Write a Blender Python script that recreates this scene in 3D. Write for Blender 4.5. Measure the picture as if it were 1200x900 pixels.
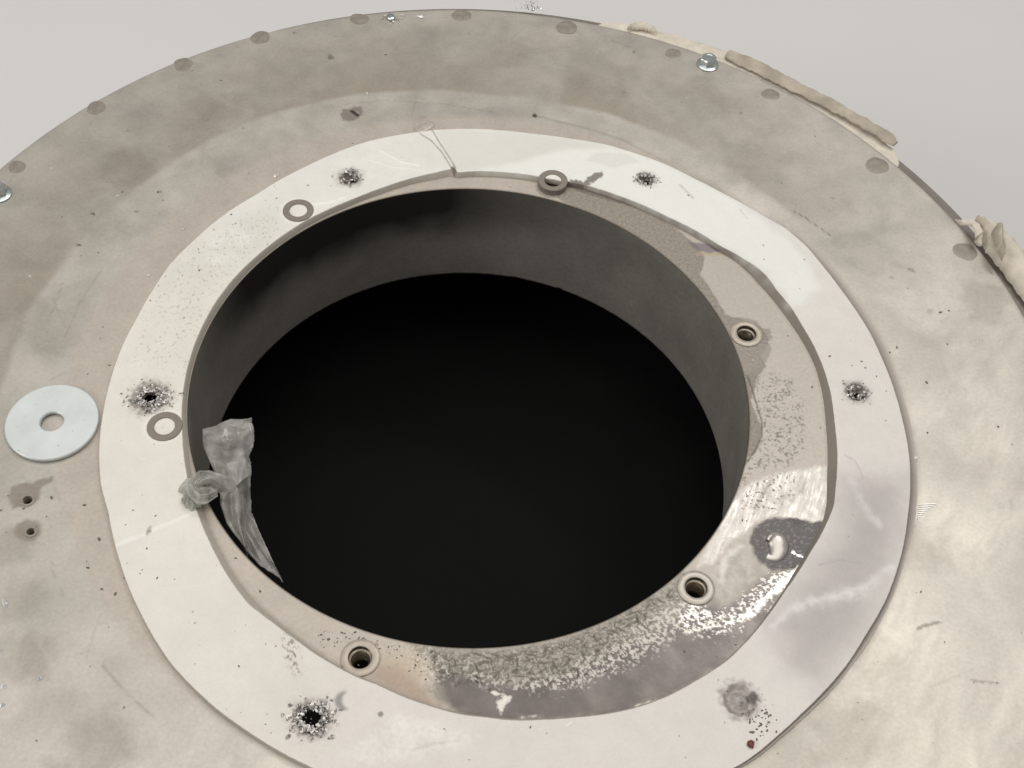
import bpy, math, random
import numpy as np
from mathutils import Matrix, Vector

for o in list(bpy.data.objects): bpy.data.objects.remove(o)
scene = bpy.context.scene
C = scene.collection
rnd = random.Random(7)
S = 0.12                       # port radius in metres (all fits are in port radii)

# ------------------------------------------------------------------ camera
CY, CZ, PIT, YAW, ROLL, FPX = -2.60353666*S, 3.59863228*S, 0.631435574, -0.0549423812, 0.0837264456, 1450.0
cam_d = bpy.data.cameras.new('camera')
cam = bpy.data.objects.new('camera', cam_d); C.objects.link(cam)
RC = Matrix.Rotation(YAW, 3, 'Z') @ Matrix.Rotation(PIT, 3, 'X') @ Matrix.Rotation(ROLL, 3, 'Z')
cam.matrix_world = Matrix.Translation((0, CY, CZ)) @ RC.to_4x4()
cam_d.sensor_width = 36.0; cam_d.sensor_fit = 'HORIZONTAL'; cam_d.lens = FPX/1200*36
cam_d.clip_start = 0.01; cam_d.clip_end = 60
scene.camera = cam

# ------------------------------------------------------------------ light
world = bpy.data.worlds.new('World'); scene.world = world; world.use_nodes = True
bg = world.node_tree.nodes['Background']
bg.inputs[0].default_value = (1.0, 0.99, 0.975, 1); bg.inputs[1].default_value = 0.30
def area(name, loc, target, sx, sy, power, col):
    d = bpy.data.lights.new(name, 'AREA'); d.shape = 'RECTANGLE'; d.size = sx; d.size_y = sy
    d.energy = power; d.color = col
    o = bpy.data.objects.new(name, d); C.objects.link(o); o.location = loc
    o.rotation_euler = (Vector(target)-Vector(loc)).to_track_quat('-Z', 'Y').to_euler()
    return o
area('ceiling_panel_lamp', (0.05, 0.22, 2.0), (0.05, 0.22, 0), 2.4, 2.2, 25.0, (1.0, 0.975, 0.945))
area('tube_lamp', (0.66, 0.93, 1.8), (0.05, 0, 0), 0.9, 0.16, 7.0, (1.0, 0.985, 0.96))
area('side_lamp', (-1.35, -0.55, 0.95), (0, 0, 0), 0.7, 0.7, 8.5, (1.0, 0.985, 0.96))
scene.view_settings.view_transform = 'Standard'; scene.view_settings.look = 'None'
scene.view_settings.gamma = 1.0; scene.view_settings.exposure = 0.0
scene.view_settings.use_curve_mapping = False
scene.render.engine = 'CYCLES'

# ------------------------------------------------------------------ helpers
RN = np.array(RC)
def at(px, py, z=0.0):
    """point of the plane at height z (metres) that a photograph position belongs to -> x, y"""
    d = RN @ np.array([(px-600)/FPX, -(py-450)/FPX, -1.0])
    t = (z-CZ)/d[2]
    return t*d[0], CY+t*d[1]
def atv(px, py, z=0.0):
    x, y = at(px, py, z); return Vector((x, y, z))
def mm(pts, z=0.0):
    return np.array([at(a, b, z) for a, b in pts])*1000
def lin(r, g, b):
    f = lambda c: (c/255/12.92) if c/255 <= 0.04045 else ((c/255+0.055)/1.055)**2.4
    return np.array([f(r), f(g), f(b)])

_ga = np.linspace(0, 2*np.pi, 256, endpoint=False)
_GX, _GY = np.cos(_ga), np.sin(_ga)
def _hash(ix, iy, s):
    h = (ix*374761393 + iy*668265263 + s*1442695041) & 0xFFFFFFFF
    h = ((h ^ (h >> 13))*1274126177) & 0xFFFFFFFF
    return (h ^ (h >> 16)) & 255
def vn(x, y, s=0):
    ix = np.floor(x).astype(np.int64); iy = np.floor(y).astype(np.int64)
    fx = x-ix; fy = y-iy
    u = fx*fx*fx*(fx*(fx*6-15)+10); v = fy*fy*fy*(fy*(fy*6-15)+10)
    def g(i, j, a, b):
        h = _hash(ix+i, iy+j, s); return _GX[h]*a+_GY[h]*b
    a = g(0, 0, fx, fy); b = g(1, 0, fx-1, fy); c = g(0, 1, fx, fy-1); d = g(1, 1, fx-1, fy-1)
    return 0.5+0.72*((a*(1-u)+b*u)*(1-v)+(c*(1-u)+d*u)*v)
def fbm(x, y, scale, octv=4, s=0, gain=0.5):
    """0..1 noise, scale = feature size in the units of x and y"""
    v = 0; a = 1; t = 0
    x = np.asarray(x, float)/scale; y = np.asarray(y, float)/scale
    for k in range(octv):
        ca, sa = math.cos(0.6*k+s), math.sin(0.6*k+s)
        v = v + a*vn(ca*x-sa*y+17.3*k, sa*x+ca*y+5.1*k, s*31+k); t += a
        a *= gain; x = x*2.03; y = y*2.03
    return v/t
def ss(a, b, x):
    t = np.clip((x-a)/(b-a), 0, 1); return t*t*(3-2*t)

class Paint:
    """colour, metallic, roughness and relief of a sheet, worked out in its own plane (mm)"""
    def __init__(s, x, y, col, met, rough):
        s.x, s.y = x, y; n = len(x)
        s.col = np.tile(np.asarray(col, float), (n, 1)); s.met = np.full(n, float(met)); s.rough = np.full(n, float(rough)); s.h = np.zeros(n)
    def _sub(s, p, m):
        return np.where((s.x > p[:, 0].min()-m) & (s.x < p[:, 0].max()+m) & (s.y > p[:, 1].min()-m) & (s.y < p[:, 1].max()+m))[0]
    def stroke(s, pts, w, soft=0.5, z=0.0, na=0.0, ns=2.0, seed=0, taper=False):
        p = mm(pts, z); m = np.zeros(len(s.x)); i = s._sub(p, w+soft+na+1)
        if not len(i): return m
        X, Y = s.x[i], s.y[i]; d = np.full(len(i), 1e9); ww = np.full(len(i), float(w))
        n = len(p)-1
        for k in range(n):
            ax, ay = p[k]; bx, by = p[k+1]; L = (bx-ax)**2+(by-ay)**2+1e-9
            t = np.clip(((X-ax)*(bx-ax)+(Y-ay)*(by-ay))/L, 0, 1)
            q = np.hypot(X-ax-t*(bx-ax), Y-ay-t*(by-ay))
            if taper: ww = np.where(q < d, w*np.sin(np.pi*np.clip((k+t)/n, .04, .96))**.6, ww)
            d = np.minimum(d, q)
        if na: d = d+na*(fbm(X, Y, ns, 3, seed)-0.5)*2
        m[i] = 1-ss(0, 1, (d-ww)/soft+0.5)
        return m
    def poly(s, pts, soft=0.5, z=0.0, na=0.0, ns=3.0, seed=0):
        p = mm(pts, z); m = np.zeros(len(s.x)); i = s._sub(p, soft+na+1)
        if not len(i): return m
        X, Y = s.x[i], s.y[i]; d = np.full(len(i), 1e9); ins = np.zeros(len(i), bool); n = len(p)
        for k in range(n):
            ax, ay = p[k]; bx, by = p[(k+1) % n]; L = (bx-ax)**2+(by-ay)**2+1e-9
            t = np.clip(((X-ax)*(bx-ax)+(Y-ay)*(by-ay))/L, 0, 1)
            d = np.minimum(d, np.hypot(X-ax-t*(bx-ax), Y-ay-t*(by-ay)))
            c = ((ay > Y) != (by > Y))
            if ay != by: ins ^= c & (X < (bx-ax)*(Y-ay)/(by-ay)+ax)
        sd = np.where(ins, d, -d)
        if na: sd = sd+na*(fbm(X, Y, ns, 4, seed)-0.5)*2
        m[i] = ss(-soft, soft, sd)
        return m
    def blob(s, px, py, r, soft=0.5, z=0.0, na=0.0, ns=2.0, seed=0):
        return s.stroke([(px, py), (px+.01, py)], r, soft, z, na, ns, seed)
    def mix(s, m, col=None, met=None, rough=None, h=None, mul=None):
        if col is not None: s.col += (np.asarray(col)-s.col)*m[:, None]
        if mul is not None: s.col *= (1+(np.asarray(mul)-1)*m[:, None])
        if met is not None: s.met += (met-s.met)*m
        if rough is not None: s.rough += (rough-s.rough)*m
        if h is not None: s.h += h*m
    def store(s, me, idx=None):
        col = np.c_[np.clip(s.col, 0.002, 0.95), np.ones(len(s.x))]; srf = np.c_[np.clip(s.met, 0, 1), np.clip(s.rough, 0.05, 1), np.zeros(len(s.x)), np.ones(len(s.x))]
        if idx is not None: col = col[idx]; srf = srf[idx]
        for nm, v in (('paint', col), ('finish', srf)):
            a = me.attributes.new(nm, 'FLOAT_COLOR', 'POINT'); a.data.foreach_set('color', v.astype(np.float32).ravel())

def np_mesh(name, V, Q, smooth=True):
    me = bpy.data.meshes.new(name)
    V = np.asarray(V, np.float32); Q = np.asarray(Q, np.int32); k = Q.shape[1]
    me.vertices.add(len(V)); me.vertices.foreach_set('co', V.ravel())
    me.loops.add(Q.size); me.loops.foreach_set('vertex_index', Q.ravel())
    me.polygons.add(len(Q)); me.polygons.foreach_set('loop_start', np.arange(0, Q.size, k, dtype=np.int32))
    me.update(calc_edges=True)
    me.polygons.foreach_set('use_smooth', np.full(len(Q), smooth)); me.update()
    return me
def py_mesh(name, V, F, smooth=True):
    me = bpy.data.meshes.new(name); me.from_pydata([tuple(v) for v in V], [], F); me.update()
    me.polygons.foreach_set('use_smooth', [smooth]*len(me.polygons)); me.update()
    return me
def link(name, me, mat, parent=None, loc=(0, 0, 0), rotz=0.0):
    o = bpy.data.objects.new(name, me); C.objects.link(o); o.location = loc; o.rotation_euler[2] = rotz
    if mat is not None and not me.materials: me.materials.append(mat)
    if parent is not None: o.parent = parent
    return o
def thing(name, label, cat, group=None, loc=(0, 0, 0)):
    o = bpy.data.objects.new(name, None); C.objects.link(o); o.location = loc; o.empty_display_size = 0.02
    return tag(o, label, cat, group)
def tag(o, label=None, cat=None, group=None, kind=None):
    for k, v in (('label', label), ('category', cat), ('group', group), ('kind', kind)):
        if v: o[k] = v
    return o
def lathe(name, prof, n=48, closed=False, smooth=True, wob=0.0, seed=0):
    """prof: (r, z) in mm"""
    V, F = [], []; m = len(prof); r_ = random.Random(seed)
    for i in range(n):
        a = 2*math.pi*i/n; w = 1+wob*r_.uniform(-1, 1)
        for (r, z) in prof: V.append((r*w*math.cos(a)/1000, r*w*math.sin(a)/1000, z/1000))
    for i in range(n):
        j = (i+1) % n
        for k in range(m if closed else m-1):
            l = (k+1) % m
            F.append((i*m+k, j*m+k, j*m+l, i*m+l))
    me = py_mesh(name, V, F, smooth)
    if smooth:
        try: me.set_sharp_from_angle(angle=math.radians(40))
        except Exception: pass
    return me

# ------------------------------------------------------------------ materials
def mat_new(name):
    m = bpy.data.materials.new(name); m.use_nodes = True; nt = m.node_tree
    return m, nt, nt.nodes['Principled BSDF']
def noise(nt, scale, detail=4, rough=0.55, coord='Object', stretch=None):
    tc = nt.nodes.new('ShaderNodeTexCoord'); n = nt.nodes.new('ShaderNodeTexNoise')
    n.inputs['Scale'].default_value = scale; n.inputs['Detail'].default_value = detail; n.inputs['Roughness'].default_value = rough
    if stretch:
        mp = nt.nodes.new('ShaderNodeMapping'); mp.inputs['Scale'].default_value = stretch
        nt.links.new(tc.outputs[coord], mp.inputs[0]); nt.links.new(mp.outputs[0], n.inputs['Vector'])
    else: nt.links.new(tc.outputs[coord], n.inputs['Vector'])
    return n
def rng(nt, src, lo, hi, a=0.3, b=0.7):
    r = nt.nodes.new('ShaderNodeMapRange'); r.inputs[1].default_value = a; r.inputs[2].default_value = b
    r.inputs[3].default_value = lo; r.inputs[4].default_value = hi; nt.links.new(src, r.inputs[0]); return r.outputs[0]
def bump(nt, b, src, strength, dist):
    n = nt.nodes.new('ShaderNodeBump'); n.inputs['Strength'].default_value = strength; n.inputs['Distance'].default_value = dist
    nt.links.new(src, n.inputs['Height']); nt.links.new(n.outputs[0], b.inputs['Normal'])
def mat_painted(name, fine=900, amp=0.06, bs=0.15, bd=0.0002):
    m, nt, b = mat_new(name)
    a = nt.nodes.new('ShaderNodeAttribute'); a.attribute_name = 'paint'
    f = nt.nodes.new('ShaderNodeAttribute'); f.attribute_name = 'finish'
    sp = nt.nodes.new('ShaderNodeSeparateColor'); nt.links.new(f.outputs['Color'], sp.inputs[0])
    n = noise(nt, fine, 5, 0.6)
    mx = nt.nodes.new('ShaderNodeMixRGB'); mx.blend_type = 'MULTIPLY'; mx.inputs[0].default_value = 1
    nt.links.new(a.outputs['Color'], mx.inputs[1])
    nt.links.new(rng(nt, n.outputs['Fac'], 1-amp, 1+amp), mx.inputs[2])
    nt.links.new(mx.outputs[0], b.inputs['Base Color'])
    nt.links.new(sp.outputs[0], b.inputs['Metallic']); nt.links.new(sp.outputs[1], b.inputs['Roughness'])
    bump(nt, b, n.outputs['Fac'], bs, bd)
    return m
def mat_simple(name, col, met=0.0, rough=0.5, var=0.12, scale=300, bs=0.15, bd=0.0002, lo_r=None):
    m, nt, b = mat_new(name); n = noise(nt, scale, 5, 0.6)
    cr = nt.nodes.new('ShaderNodeValToRGB'); c = np.asarray(col)
    cr.color_ramp.elements[0].position = 0.3; cr.color_ramp.elements[1].position = 0.7
    cr.color_ramp.elements[0].color = (*np.clip(c*(1-var), 0, 1), 1); cr.color_ramp.elements[1].color = (*np.clip(c*(1+var), 0, 1), 1)
    nt.links.new(n.outputs['Fac'], cr.inputs[0]); nt.links.new(cr.outputs[0], b.inputs['Base Color'])
    b.inputs['Metallic'].default_value = met
    nt.links.new(rng(nt, n.outputs['Fac'], rough*0.85, min(1, rough*1.15)), b.inputs['Roughness'])
    bump(nt, b, n.outputs['Fac'], bs, bd)
    return m
M_plate = mat_painted('worn_steel', 650, 0.075, 0.16, 0.00015)
M_gasket = mat_painted('fibre_paper', 1500, 0.03, 0.25, 0.00025)
M_tube = mat_painted('shade_painted_steel', 500, 0.10, 0.15, 0.0002)
M_floor = mat_simple('grey_floor_paint', lin(213, 210, 208), 0, 0.6, 0.012, 3, 0.05, 0.001)
M_shell = mat_simple('blackened_steel', (0.007, 0.0073, 0.007), 0.0, 0.9, 0.3, 20)
M_shell.node_tree.nodes['Principled BSDF'].inputs['Specular IOR Level'].default_value = 0.12
M_rim = mat_simple('grey_rim_steel', lin(128, 120, 112), 0.3, 0.5, 0.12, 150)
M_weld = mat_simple('spot_weld_steel', lin(146, 138, 127), 0.3, 0.5, 0.2, 260, 0.15, 0.0002)
M_nut = mat_simple('rivet_nut_steel', lin(176, 166, 152), 0.35, 0.42, 0.12, 500)
M_nut_bright = mat_simple('rivet_nut_bright', lin(178, 171, 160), 0.6, 0.44, 0.15, 400)
M_nut_pale = mat_simple('rivet_nut_pale', lin(188, 180, 168), 0.2, 0.5, 0.1, 500)
M_nut_grey = mat_simple('rivet_nut_dull_grey', lin(132, 124, 114), 0.2, 0.55, 0.08, 600)
M_thread = mat_simple('thread_steel', lin(150, 140, 126), 0.9, 0.3, 0.2, 400)
M_zinc = mat_simple('zinc_plate', lin(210, 215, 213), 0.3, 0.42, 0.09, 70, 0.1, 0.0001)
M_bolt = mat_simple('bright_zinc', lin(200, 206, 204), 0.95, 0.24, 0.08, 400)
M_foil = mat_simple('torn_foil', (0.50, 0.475, 0.45), 0.9, 0.42, 0.3, 900)
M_dirt = mat_simple('dark_grit', lin(116, 107, 96), 0.0, 0.8, 0.3, 900)
M_felt = mat_simple('cream_felt', lin(210, 201, 186), 0, 0.95, 0.14, 150, 0.6, 0.0006)
M_felt2 = mat_simple('tan_felt', lin(174, 164, 148), 0, 0.95, 0.26, 90, 0.6, 0.0006)
M_red = mat_simple('red_plastic', lin(104, 50, 40), 0, 0.5)

# ------------------------------------------------------------------ floor
fl = py_mesh('floor', [(-8, -8, -.142), (8, -8, -.142), (8, 8, -.142), (-8, 8, -.142)], [(0, 1, 2, 3)], False)
tag(link('floor', fl, M_floor), kind='structure')

# ------------------------------------------------------------------ outlines in the photograph -> r(theta) in mm
def outline(pts, z):
    p = mm(pts, z); th = np.arctan2(p[:, 1], p[:, 0]); r = np.hypot(p[:, 0], p[:, 1])
    i = np.argsort(th); th = th[i]; r = r[i]
    T = np.r_[th-2*np.pi, th, th+2*np.pi]; R = np.r_[r, r, r]
    g = np.linspace(-np.pi, np.pi, 2881); v = np.interp(g, T, R)
    k = np.hanning(21); k /= k.sum(); v = np.convolve(np.r_[v[-41:-1], v, v[1:41]], k, 'same')[40:-40]
    return lambda t: np.interp((t+np.pi) % (2*np.pi)-np.pi, g, v)
GT = 0.0030      # gasket thickness
IN_TOP = [(536,202),(560,200.5),(590,201.5),(620,205),(636,208.5),(658,212),(670,213.5),(692,218),(710,224),(730,231),(760,243),(784,255),(820,273),(844,288),(868,301),(888,314),(898,323),(910,340),(928,362),(940,382),(956,410),(966,434),(973,460),(978,498),(981,534),(979,570),(977,592),(970,610),(961,628),(950,646),(930,678),(918,695),(900,721),(879,747),(852,774),(820,795),(786,814),(750,828),(720,835),(680,840),(640,843),(600,844),(574,841),(540,837),(510,829),(480,819),(440,801),(420,794),(400,784),(376,770),(346,749),(318,728),(290,706),(270,679),(254,651),(240,621),(230,594),(222,570),(218,547),(215,517),(216.5,483),(221,450),(229,420),(240,389),(258,352),(272,334),(292,315),(312,301),(330,280),(350,265),(380,249),(404,238),(420,231),(448,220),(480,209.5),(510,202.5),(528,198)]
IN_BOT = [(536,208),(560,206),(590,207),(620,210),(636,213),(670,218),(692,223),(710,229),(730,236),(760,249),(790,263),(820,280),(840,291),(860,304),(880,322),(888,331),(906,351),(924,375),(942,402),(955,428),(963,456),(968,498),(970,530),(969,564),(969,590),(964,611),(950,637),(927,676),(900,718),(880,744),(852,772),(820,794),(786,813),(750,827),(720,834),(640,842),(574,840),(510,828),(480,818),(440,800),(400,782),(376,767),(346,745),(320,724),(296,702),(276,676),(261,650),(247,622),(237,596),(228,570),(223,547),(220,517),(222,483),(227,450),(233,420),(244,390),(262,353),(276,336),(296,317),(316,304),(333,284),(353,269),(383,253),(406,243),(422,236),(450,226),(480,216),(510,210),(528,206)]
OUT_TOP = [(320,215),(360,194),(388,181),(416,170),(450,161),(486,155),(510,152),(538,151),(580,152),(620,156),(668,162),(710,169),(740,178),(784,194),(812,208),(850,228),(890,250),(920,267),(945,288),(965,312),(985,338),(1005,366),(1020,390),(1034,420),(1046,450),(1058,492),(1064,520),(1067,550),(1067,576),(1064,606),(1058,645),(1050,673),(1040,700),(1016,742),(992,780),(972,804),(940,836),(914,860),(892,879),(868,896),(280,850),(253,830),(200,777),(167,723),(140,657),(127,600),(118,567),(116,527),(120,487),(128,450),(140,413),(160,373),(180,338),(200,308),(220,288),(244,266),(270,246),(300,228)]
OUT_LIP = [(320,215),(360,194),(388,181),(416,170),(450,161),(486,155),(510,152),(538,151),(580,152),(620,156),(668,162),(710,169),(740,178),(784,194),(812,208),(850,228),(890,250),(920,266),(937,276),(960,298),(984,324),(1000,346),(1018,372),(1040,410),(1051,440),(1060,468),(1068,498),(1074,536),(1075.5,576),(1072,612),(1062,650),(1051,688),(1028,736),(1001,776),(977,806),(943,839),(916,863),(894,882),(870,898),(280,850),(253,830),(200,777),(167,723),(140,657),(127,600),(118,567),(116,527),(120,487),(128,450),(140,413),(160,373),(180,338),(200,308),(220,288),(244,266),(270,246),(300,228)]
r_it = outline(IN_TOP, GT); r_ib = outline(IN_BOT, 0.0003); r_ot = outline(OUT_TOP, GT); r_ol = outline(OUT_LIP, 0.0012)

NUTS = [(875,390), (816,688), (422,770)]                 # bare rivet nuts on the flange
NUTS_G = [(193,500), (349.5,247), (648,212)]             # those that show through the gasket
TORN = [  # torn screw holes in the gasket: px, py, hole radius, shred radius (mm), shreds, opened
    (410,208,2.6,7.4,64,1), (757,210,3.0,6.0,60,1), (1004,459,2.9,7.0,52,1), (867,821,0.0,9.6,0,0), (365,842,4.0,9.0,190,1), (176,466,3.4,10.5,210,1)]
PHOLES = [(32,586,2.0), (36,623,1.7)]

# ------------------------------------------------------------------ the drum
drum = thing('metal_drum', 'round stained steel drum face with an open black port in the middle', 'drum')
R_D = 2.17064*S*1000; DX, DY = -0.00387*S*1000, -0.02096*S*1000

NTH = 2300
th = np.linspace(0, 2*np.pi, NTH, endpoint=False)
rows = np.r_[[119.75, 119.78, 119.85, 120.0, 120.3], np.arange(120.8, 168, 0.42), np.arange(168, R_D-1.6, 0.95), [R_D-1.0, R_D-.6, R_D-.25, R_D-.05, R_D]]
u = np.clip((rows-120)/(R_D-120), 0, 1)
TH, RR = np.meshgrid(th, rows); U = np.repeat(u[:, None], NTH, 1)
X = RR*np.cos(TH)+DX*U; Y = RR*np.sin(TH)+DY*U
sh = X.shape
P = Paint(X.ravel(), Y.ravel(), lin(187, 181, 171), 0.5, 0.43)
x, y = P.x, P.y; rad = np.hypot(x, y)/120.0; ang = np.arctan2(y, x)
one = np.ones(len(x))
# cloudy handling marks: soft large blotches, warped
wx = x+26*(fbm(x, y, 60, 3, 11)-.5); wy = y+26*(fbm(x, y, 60, 3, 12)-.5)
c1 = fbm(wx, wy, 42, 4, 1); c2 = fbm(wx, wy, 17, 4, 2); c3 = fbm(x, y, 6, 4, 3)
P.mix(one, mul=(1+0.52*(c1-.5)+0.32*(c2-.5)+0.10*(c3-.5))[:, None])
P.rough += 0.14*(c2-.5)+0.08*(c3-.5)
# outer, dirtier band with a worn boundary
ang2 = np.where(ang < -1.2, ang+2*np.pi, ang)
rb = 1.645-0.075*ss(math.radians(125), math.radians(85), ang2)+0.03*(fbm(x, y, 30, 3, 5)-.5)
band = ss(rb-0.012, rb+0.02, rad)*ss(2.3, rb+0.03, rad)*ss(math.radians(15), math.radians(60), ang2)*ss(math.radians(215), math.radians(175), ang2)
P.mix(band*(0.35+0.9*ss(.35, .65, c1)), mul=lin(220, 217, 212)/lin(250, 250, 250), rough=0.5)
# brushed wiping streaks over the right and lower side
sx_ = (x*0.55+y*0.83); sy_ = (-x*0.83+y*0.55)
st = fbm((sx_+14*(c1-.5))/26, (sy_+16*(c1-.5))/6.0, 1.0, 5, 21, .62)
sm_ = ss(.0, 1.1, x/260-y/160)*ss(1.3, 1.5, rad)*ss(.3, .6, c1); P.mix(ss(.48, .70, st)*sm_, mul=[1.10, 1.095, 1.08])
P.mix(ss(.52, .32, st)*sm_, mul=[.91, .90, .89]); P.mix(ss(.2, 1.2, x/260-y/160)*ss(1.3, 1.5, rad), mul=[1.03, 1.025, 1.02])  # overall lift of the lower right is ceiling reflection painted into the colour
st2 = fbm(np.arctan2(y, x)*46, rad*22, 1.0, 4, 25, .6)
P.mix(ss(.55, .75, st2)*ss(1.3, 1.5, rad)*.5, mul=[.94, .94, .94])
# smudges
def smudge(px, py, r, k, soft=None, na=.5, seed=0, ns=None):
    m = P.blob(px, py, r, soft if soft else r*.9, 0, na*r, ns or r*.8, seed); P.mix(m*k, mul=[.66, .645, .62])
for a in [(150,195,13,.5,12,.9,1),(70,385,16,.42,16,.9,2),(30,500,18,.25,18,.8,3),(205,292,7,.45,4,.9,4),(425,175,9,.2,6,.9,5),(150,270,5,.25,5,.8,6),
          (880,190,16,.35,14,.9,7),(950,235,20,.22,16,.9,8),(1010,300,14,.22,12,.9,9),(1155,355,12,.5,8,.9,10),(1080,645,10,.5,10,.9,11),(1030,770,12,.45,12,.9,12),
          (985,850,14,.5,14,.9,13),(920,890,14,.5,13,.9,14),(1060,880,18,.2,14,.9,15),(1080,420,14,.25,10,.9,16),(1150,540,16,.2,12,.9,17),(110,880,13,.6,12,.8,18),
          (15,640,8,.5,9,.8,19),(30,700,8,.45,9,.8,20),(36,770,9,.55,9,.8,21),(60,830,12,.3,12,.8,22),(110,640,10,.2,10,.8,23),(215,740,14,.2,12,.8,24),
          (700,90,18,.3,16,.9,25),(820,120,16,.3,14,.9,26),(500,60,18,.2,16,.9,27),(350,80,16,.2,14,.9,28),(250,130,12,.35,10,.9,29),(600,60,10,.25,10,.9,30)]:
    smudge(*a)
for px, py, r, k in [(388,67,3,.8),(300,34,2.0,.5),(345,38,1.6,.6),(160,248,1.6,.8),(150,153,1.4,.7),(188,225,1.6,.7),(108,250,2,.85),(92,287,1.8,.8),(743,61,1.4,.8),(732,108,1.3,.6),(868,133,1.2,.6),
                      (976,232,1.4,.5),(1068,316,2.6,.6),(1045,325,1.6,.5),(285,150,1.2,.6),(110,460,1.1,.5),(125,413,1.6,.6),(60,660,1,.4),(1090,365,2.4,.35),(205,302,2.4,.5)]:
    m = P.blob(px, py, r*.55, .5, 0, r*.8, r*.7, int(px)); P.mix(m*k, mul=[.45, .43, .41])
# stains round the plate's own small holes, slotted mark, dots, lines
g_st = lin(139, 130, 121)
for pts, sd in (([(10,580),(14,570),(26,566),(38,566),(44,562),(54,560),(61,558),(62,563),(54,568),(47,572),(46,584),(38,590),(24,594),(14,596)], 1),
                ([(17,622),(20,613),(30,609),(42,610),(48,616),(47,627),(40,633),(28,634),(20,630)], 2),
                ([(399,134),(402,128),(410,127),(416,125),(424,125),(425,133),(420,139),(410,142),(402,141)], 3)):
    P.mix(P.poly(pts, .7, 0, .9, 2.5, sd)*.85, g_st, rough=.42)
P.mix(P.stroke([(412,130),(419,135)], .9, .5), lin(70, 62, 55)); P.mix(P.blob(419, 131, .5, .3), lin(230, 230, 228), 1, .2)
P.mix(P.blob(626.5, 135.5, 1.35, .5), lin(88, 80, 70), rough=.6)
P.mix(P.stroke([(628,136),(650,141),(690,151),(730,164),(764,182),(800,202),(846,224)], .9, .9, 0, .3, 8, 4)*.6, mul=[.72, .70, .68])
P.mix(P.stroke([(760,180),(800,196),(860,232),(900,262)], 1.5, 2.5)*.25, mul=[.72, .70, .68])
P.mix(P.stroke([(930,247),(945,256),(962,268),(974,276)], .35, .5, 0, .5, 1.2, 3)*.8, mul=[.45, .43, .41])
P.mix(P.stroke([(120,780),(150,815),(205,858)], .3, .5, 0, .4, 5, 6)*.5, mul=[.55, .53, .5])
P.mix(P.stroke([(60,660),(66,685),(78,702)], .3, .5)*.35, mul=[.55, .53, .5])
P.mix(P.stroke([(76,395),(96,350),(118,318)], .4, .8)*.3, mul=[.6, .58, .55])
P.mix(P.stroke([(1076,737),(1084,733),(1100,729)], .7, .6, 0, .9, 1.5, 8)*.8, mul=[.4, .38, .36])
P.mix(P.stroke([(1140,798),(1168,801)], .5, .6, 0, .9, 1.5, 9)*.6, mul=[.45, .43, .4])
P.mix(P.stroke([(402,122),(450,118),(520,122),(580,132)], .3, .5, 0, .4, 6, 1)*.35, mul=[.6, .58, .55])
P.mix(P.blob(514, 143.5, 1.5, .5, 0, .5, 1), lin(120, 111, 102)); P.mix(P.blob(530, 141.5, .8, .5, 0, .4, 1), lin(104, 96, 88)); P.mix(P.blob(496, 148, 5.6, .8)*.45, mul=[.7, .68, .66]); P.mix(P.stroke([(484,141),(495,137),(508,138)], .3, .5)*.7, mul=[.5, .5, .5])
# darker rim on the plate next to the gasket's outer edge
go = rad*120-r_ol(ang)
P.mix((1-ss(.4, 3.2, np.abs(go-.3)+1.6*fbm(x, y, 5, 3, 31)))*.30, mul=[.68, .66, .64], rough=.5)
P.mix(P.poly([(323,213),(350,197),(385,179),(412,169),(417,171),(388,184),(352,203),(326,216)], .4), lin(96, 88, 80))  # dark strip along the gasket's upper left outer edge
# hatched bright scratches beside the gasket
for k in range(26):
    a = rnd.uniform(0, 1); px = 1070+a*60+rnd.uniform(-10, 10); py = 600+rnd.uniform(0, 120)
    P.mix(P.stroke([(px, py), (px+rnd.uniform(4, 12), py-rnd.uniform(2, 8))], .2, .5)*rnd.uniform(.15, .4), mul=[1.25, 1.25, 1.25])
for k in range(60):   # random hairline scratches
    a = rnd.uniform(-.7, 3.9); r = rnd.uniform(1.35, 2.1)*.12; cx, cy = r*math.cos(a), r*math.sin(a); an = a+math.pi/2+rnd.gauss(0, .7); L = rnd.uniform(.004, .022)
    p0 = np.array([cx, cy])*1000; p1 = p0+np.array([math.cos(an), math.sin(an)])*L*1000
    i = np.where((np.abs(x-p0[0]) < 26) & (np.abs(y-p0[1]) < 26))[0]
    if not len(i): continue
    d = p1-p0; t = np.clip(((x[i]-p0[0])*d[0]+(y[i]-p0[1])*d[1])/(d@d), 0, 1)
    q = np.hypot(x[i]-p0[0]-t*d[0], y[i]-p0[1]-t*d[1]); mm_ = (1-ss(.15, .6, q))*rnd.uniform(.08, .26)
    P.col[i] *= (1-mm_*rnd.choice([1, 1, -1])*.6)[:, None]
# ---- the flange round the port
fl_m = ss(1.46, 1.40, rad)
P.mix(fl_m, lin(184, 175, 163)*1.0, .25, .48)
P.mix(fl_m, mul=(1+.22*(c2-.5)+.16*(c3-.5))[:, None])
right = ss(.55, .95, np.cos(ang-.1))
P.mix(fl_m*right*.7, lin(174, 167, 157), .35, .45)
RES = [(640,222),(660,214),(684,213),(712,224),(745,238),(790,266),(812,285),(826,303),(821,322),(836,345),(850,368),(868,376),(890,384),(901,400),(890,420),(898,430),(888,440),(880,470),(893,505),(886,528),(868,545),(874,500),(872,450),(850,387),(800,325),(740,276),(690,250),(660,236)]
f1 = fbm(x, y, 1.35, 4, 41, .6); f2 = fbm(x, y, 4.5, 4, 42); f3 = fbm(x, y, .9, 3, 43)
m = P.poly(RES, .5, 0, 1.0, 4, 7); P.mix(m, lin(146, 138, 127), .1, .6, .12)
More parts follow.
